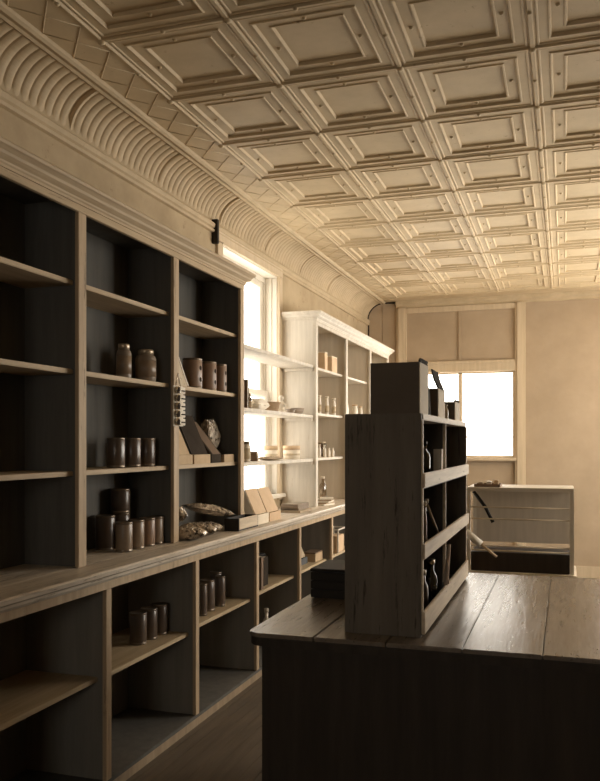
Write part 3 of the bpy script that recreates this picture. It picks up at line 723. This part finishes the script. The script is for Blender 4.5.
top_carton((-.70, 3.50, iz1), .185, .20, .124, 'mid-sized dark carton with raised flap behind the big one', .085, .030, 'brown_box')
top_carton((-.70, 4.02, iz1), .19, .19, .092, 'smallest dark carton at the far end of the rack top', .0105, .0, 'brown_box')
b = B(); b.prism([(0, 0), (.006, 0), (.0, .10), (-.010, .13), (-.020, .13), (-.010, .10)], 'y', 0, .06)
t = tag(b.build('cardboard_strip', 'dark_card', None, (-.515, 3.205, iz1)), 'curved dark cardboard strip standing against the big carton', 'strip')
bottle((-.545, 3.93, iz1), .014, .075, 'tiny pale bottle before the smallest carton on the rack top', None, 'ceramic', 'ceramic', .6)

# items on the rack's shelves
book((-.545, 3.555, TZ+.5635), .05, .035, .13, 'white thin book upright behind the top rail of the rack', None, 'paper')
bottle((-.575, 3.25, TZ+.5635), .024, .15, 'left of two dark bottles on the top shelf of the rack', 'dark rack bottles', 'dark_glass', 'black_metal', .4)
bottle((-.560, 3.40, TZ+.5635), .026, .165, 'right of two dark bottles on the top shelf of the rack', 'dark rack bottles', 'dark_glass', 'black_metal', .4)
bottle((-.525, 3.17, TZ+.2935), .014, .20, 'slim pale-capped bottle at the near end of the middle rack shelf', None, 'tan_label', 'paper', .8)
t = thing('wooden_stick', 'pale stick leaning diagonally on the middle rack shelf', 'stick', (-.55, 3.38, TZ+.2935))
B().tube([(.02, .26, .007), (.0, .02, .175)], .006).build('shaft', 'rail_wood', t); B().lathe([(0, 0), (.009, 0), (.009, .016), (0, .018)], (0, .02, .1765), 12).build('tip', 'paper', t)
t = thing('paper_tag', 'tiny white tag standing by the divider on the middle rack shelf', 'tag', (-.52, 3.68, TZ+.2935))
BOX(0, .003, 0, .05, 0, .085, .0005, M=Matrix.Rotation(-.25, 4, 'X') @ Matrix.Translation((0, 0, .012))).build('card_sheet', 'paper', t)
GB = 'bottles on the lowest rack shelf'
bottle((-.545, 3.27, TZ+.0185), .024, .19, 'brown bottle with white cap nearer the near end, lowest rack shelf', GB, 'brown_label', 'ceramic', .5)
bottle((-.545, 3.48, TZ+.0185), .028, .205, 'dark glass bottle with pale shoulder, lowest rack shelf', GB, 'dark_glass', 'bright_metal', .5)
bottle((-.65, 3.44, TZ+.0185), .030, .235, 'tall dark bottle at the back of the lowest rack shelf', GB, 'dark_glass', 'black_metal', .4)
bottle((-.63, 3.24, TZ+.0185), .022, .215, 'narrow bottle at the back near end of the lowest rack shelf', GB, 'dark_glass', 'tin_lid', .4)
t = thing('cloth_strip', 'pale twisted cloth hanging at the divider over the lowest rack shelf', 'cloth', (-.4935, 3.585, TZ+.104))
B().tube([(0, -.02, .0), (.002, -.005, .03), (.003, .015, .07), (.002, .045, .11), (.002, .062, .15), (.002, .066, .165)], .009, 8).build('strip', 'cloth_pale', t)
B().tube([(.006, .010, .0), (.006, -.002, .03), (.006, .004, .07), (.004, .010, .10)], .006, 8).build('fold', 'cloth_pale', t)

# dark slatted box beside the rack
t = thing('slatted_box', 'low black slatted box on the table left of the rack', 'box', (-1.125, 3.62, TZ))
b = B(); wx, wy, h = .30, .30, .125
for i in range(3):
    zz = .004+i*.040
    b.box(0, wx, 0, .012, zz, zz+.036, .002); b.box(0, wx, wy-.012, wy, zz, zz+.036, .002); b.box(0, .012, .0125, wy-.0125, zz, zz+.036, .002); b.box(wx-.012, wx, .0125, wy-.0125, zz, zz+.036, .002)
b.build('slat_sides', 'crate_dark', t)
BOX(.013, wx-.013, .013, wy-.013, 0, .10).build('filling', 'crate_dark', t)
BOX(-.003, wx+.003, -.003, wy+.003, h-.0005, h+.012, .003).build('lid', 'crate_dark', t)
t = thing('tool', 'dark tool with a bright metal blade lying on the slatted box', 'tool', (-.97, 3.76, TZ+.1372))
B().tube([(.07, -.01, .014), (.095, .0, .03), (.105, .01, .075), (.10, .015, .115)], .013).build('handle', 'black_metal', t)
B().prism([(-.02, -.012), (.065, -.012), (.085, .0), (.065, .012), (-.02, .008)], 'z', .001, .008, .001, M=Matrix.Rotation(.3, 4, 'Z')).build('blade', 'bright_metal', t)

# ------------------------------------------------------------------ stand behind the table
dx0, dy0 = -.735, 6.48
t = thing('display_stand', 'pale stand with dark base and wire rails beyond the table, by the storefront window', 'stand', (dx0, dy0, 0))
BOX(0, .80, 0, .50, 1.145, 1.175, .004).build('top_board', 'white_paint', t)
for xx in (.0, .77):
    for yy in (0, .47): BOX(xx, xx+.03, yy, yy+.03, .5205, 1.1445, .003).build('leg', 'white_paint', t)
BOX(-.02, .82, -.03, .53, .49, .52, .004).build('ledge', 'rail_wood', t)
BOX(.0, .80, .0, .50, FZ, .4895, .004).build('base_box', 'table_dark', t)
BOX(.031, .769, .03, .48, .521, .67, .003).build('dark_drawer', 'table_dark', t)
BOX(.031, .769, .47, .478, .70, 1.12, 0).build('back_sheet', 'grey_back', t)
for zz in (.685, .72, .93, 1.02): B().tube([(.032, .012, zz), (.768, .012, zz)], .006).build('rail', 'casing', t)
B().tube([(.05, .045, 1.14), (.14, .045, 1.02), (.20, .045, .90)], .014).build('brace', 'black_metal', t)
t = thing('paper_roll', 'white paper roll leaning on the pale stand', 'roll', (-.735, 6.42, .765))
Mr = Matrix.Translation((.0, 0, .065)) @ Matrix.Rotation(math.radians(128), 4, 'Y')
B().lathe([(0, 0), (.028, 0), (.028, .15), (.012, .15), (.012, .146), (0, .146)], seg=20, M=Mr).build('roll_body', 'paper', t)
B().lathe([(0, .151), (.010, .151), (.010, .30), (0, .30)], seg=14, M=Mr).build('core', 'kraft_card', t)
t = thing('tin_tray', 'shallow dark tray of small bits on the pale stand', 'tray', (-.68, 6.52, 1.175))
b = B(); b.box(0, .20, 0, .20, 0, .006); b.box(0, .20, 0, .006, .0065, .022); b.box(0, .20, .194, .20, .0065, .022); b.box(0, .006, .0065, .1935, .0065, .022); b.box(.194, .20, .0065, .1935, .0065, .022)
b.build('tray', 'brown_card', t)
for i, (xx, yy, m) in enumerate(((.03, .04, 'old_paper'), (.09, .06, 'ceramic'), (.14, .10, 'kraft_card'))): BOX(xx, xx+.04, yy, yy+.04, .0065, .035+.008*i, .006).build('small_piece', m, t)
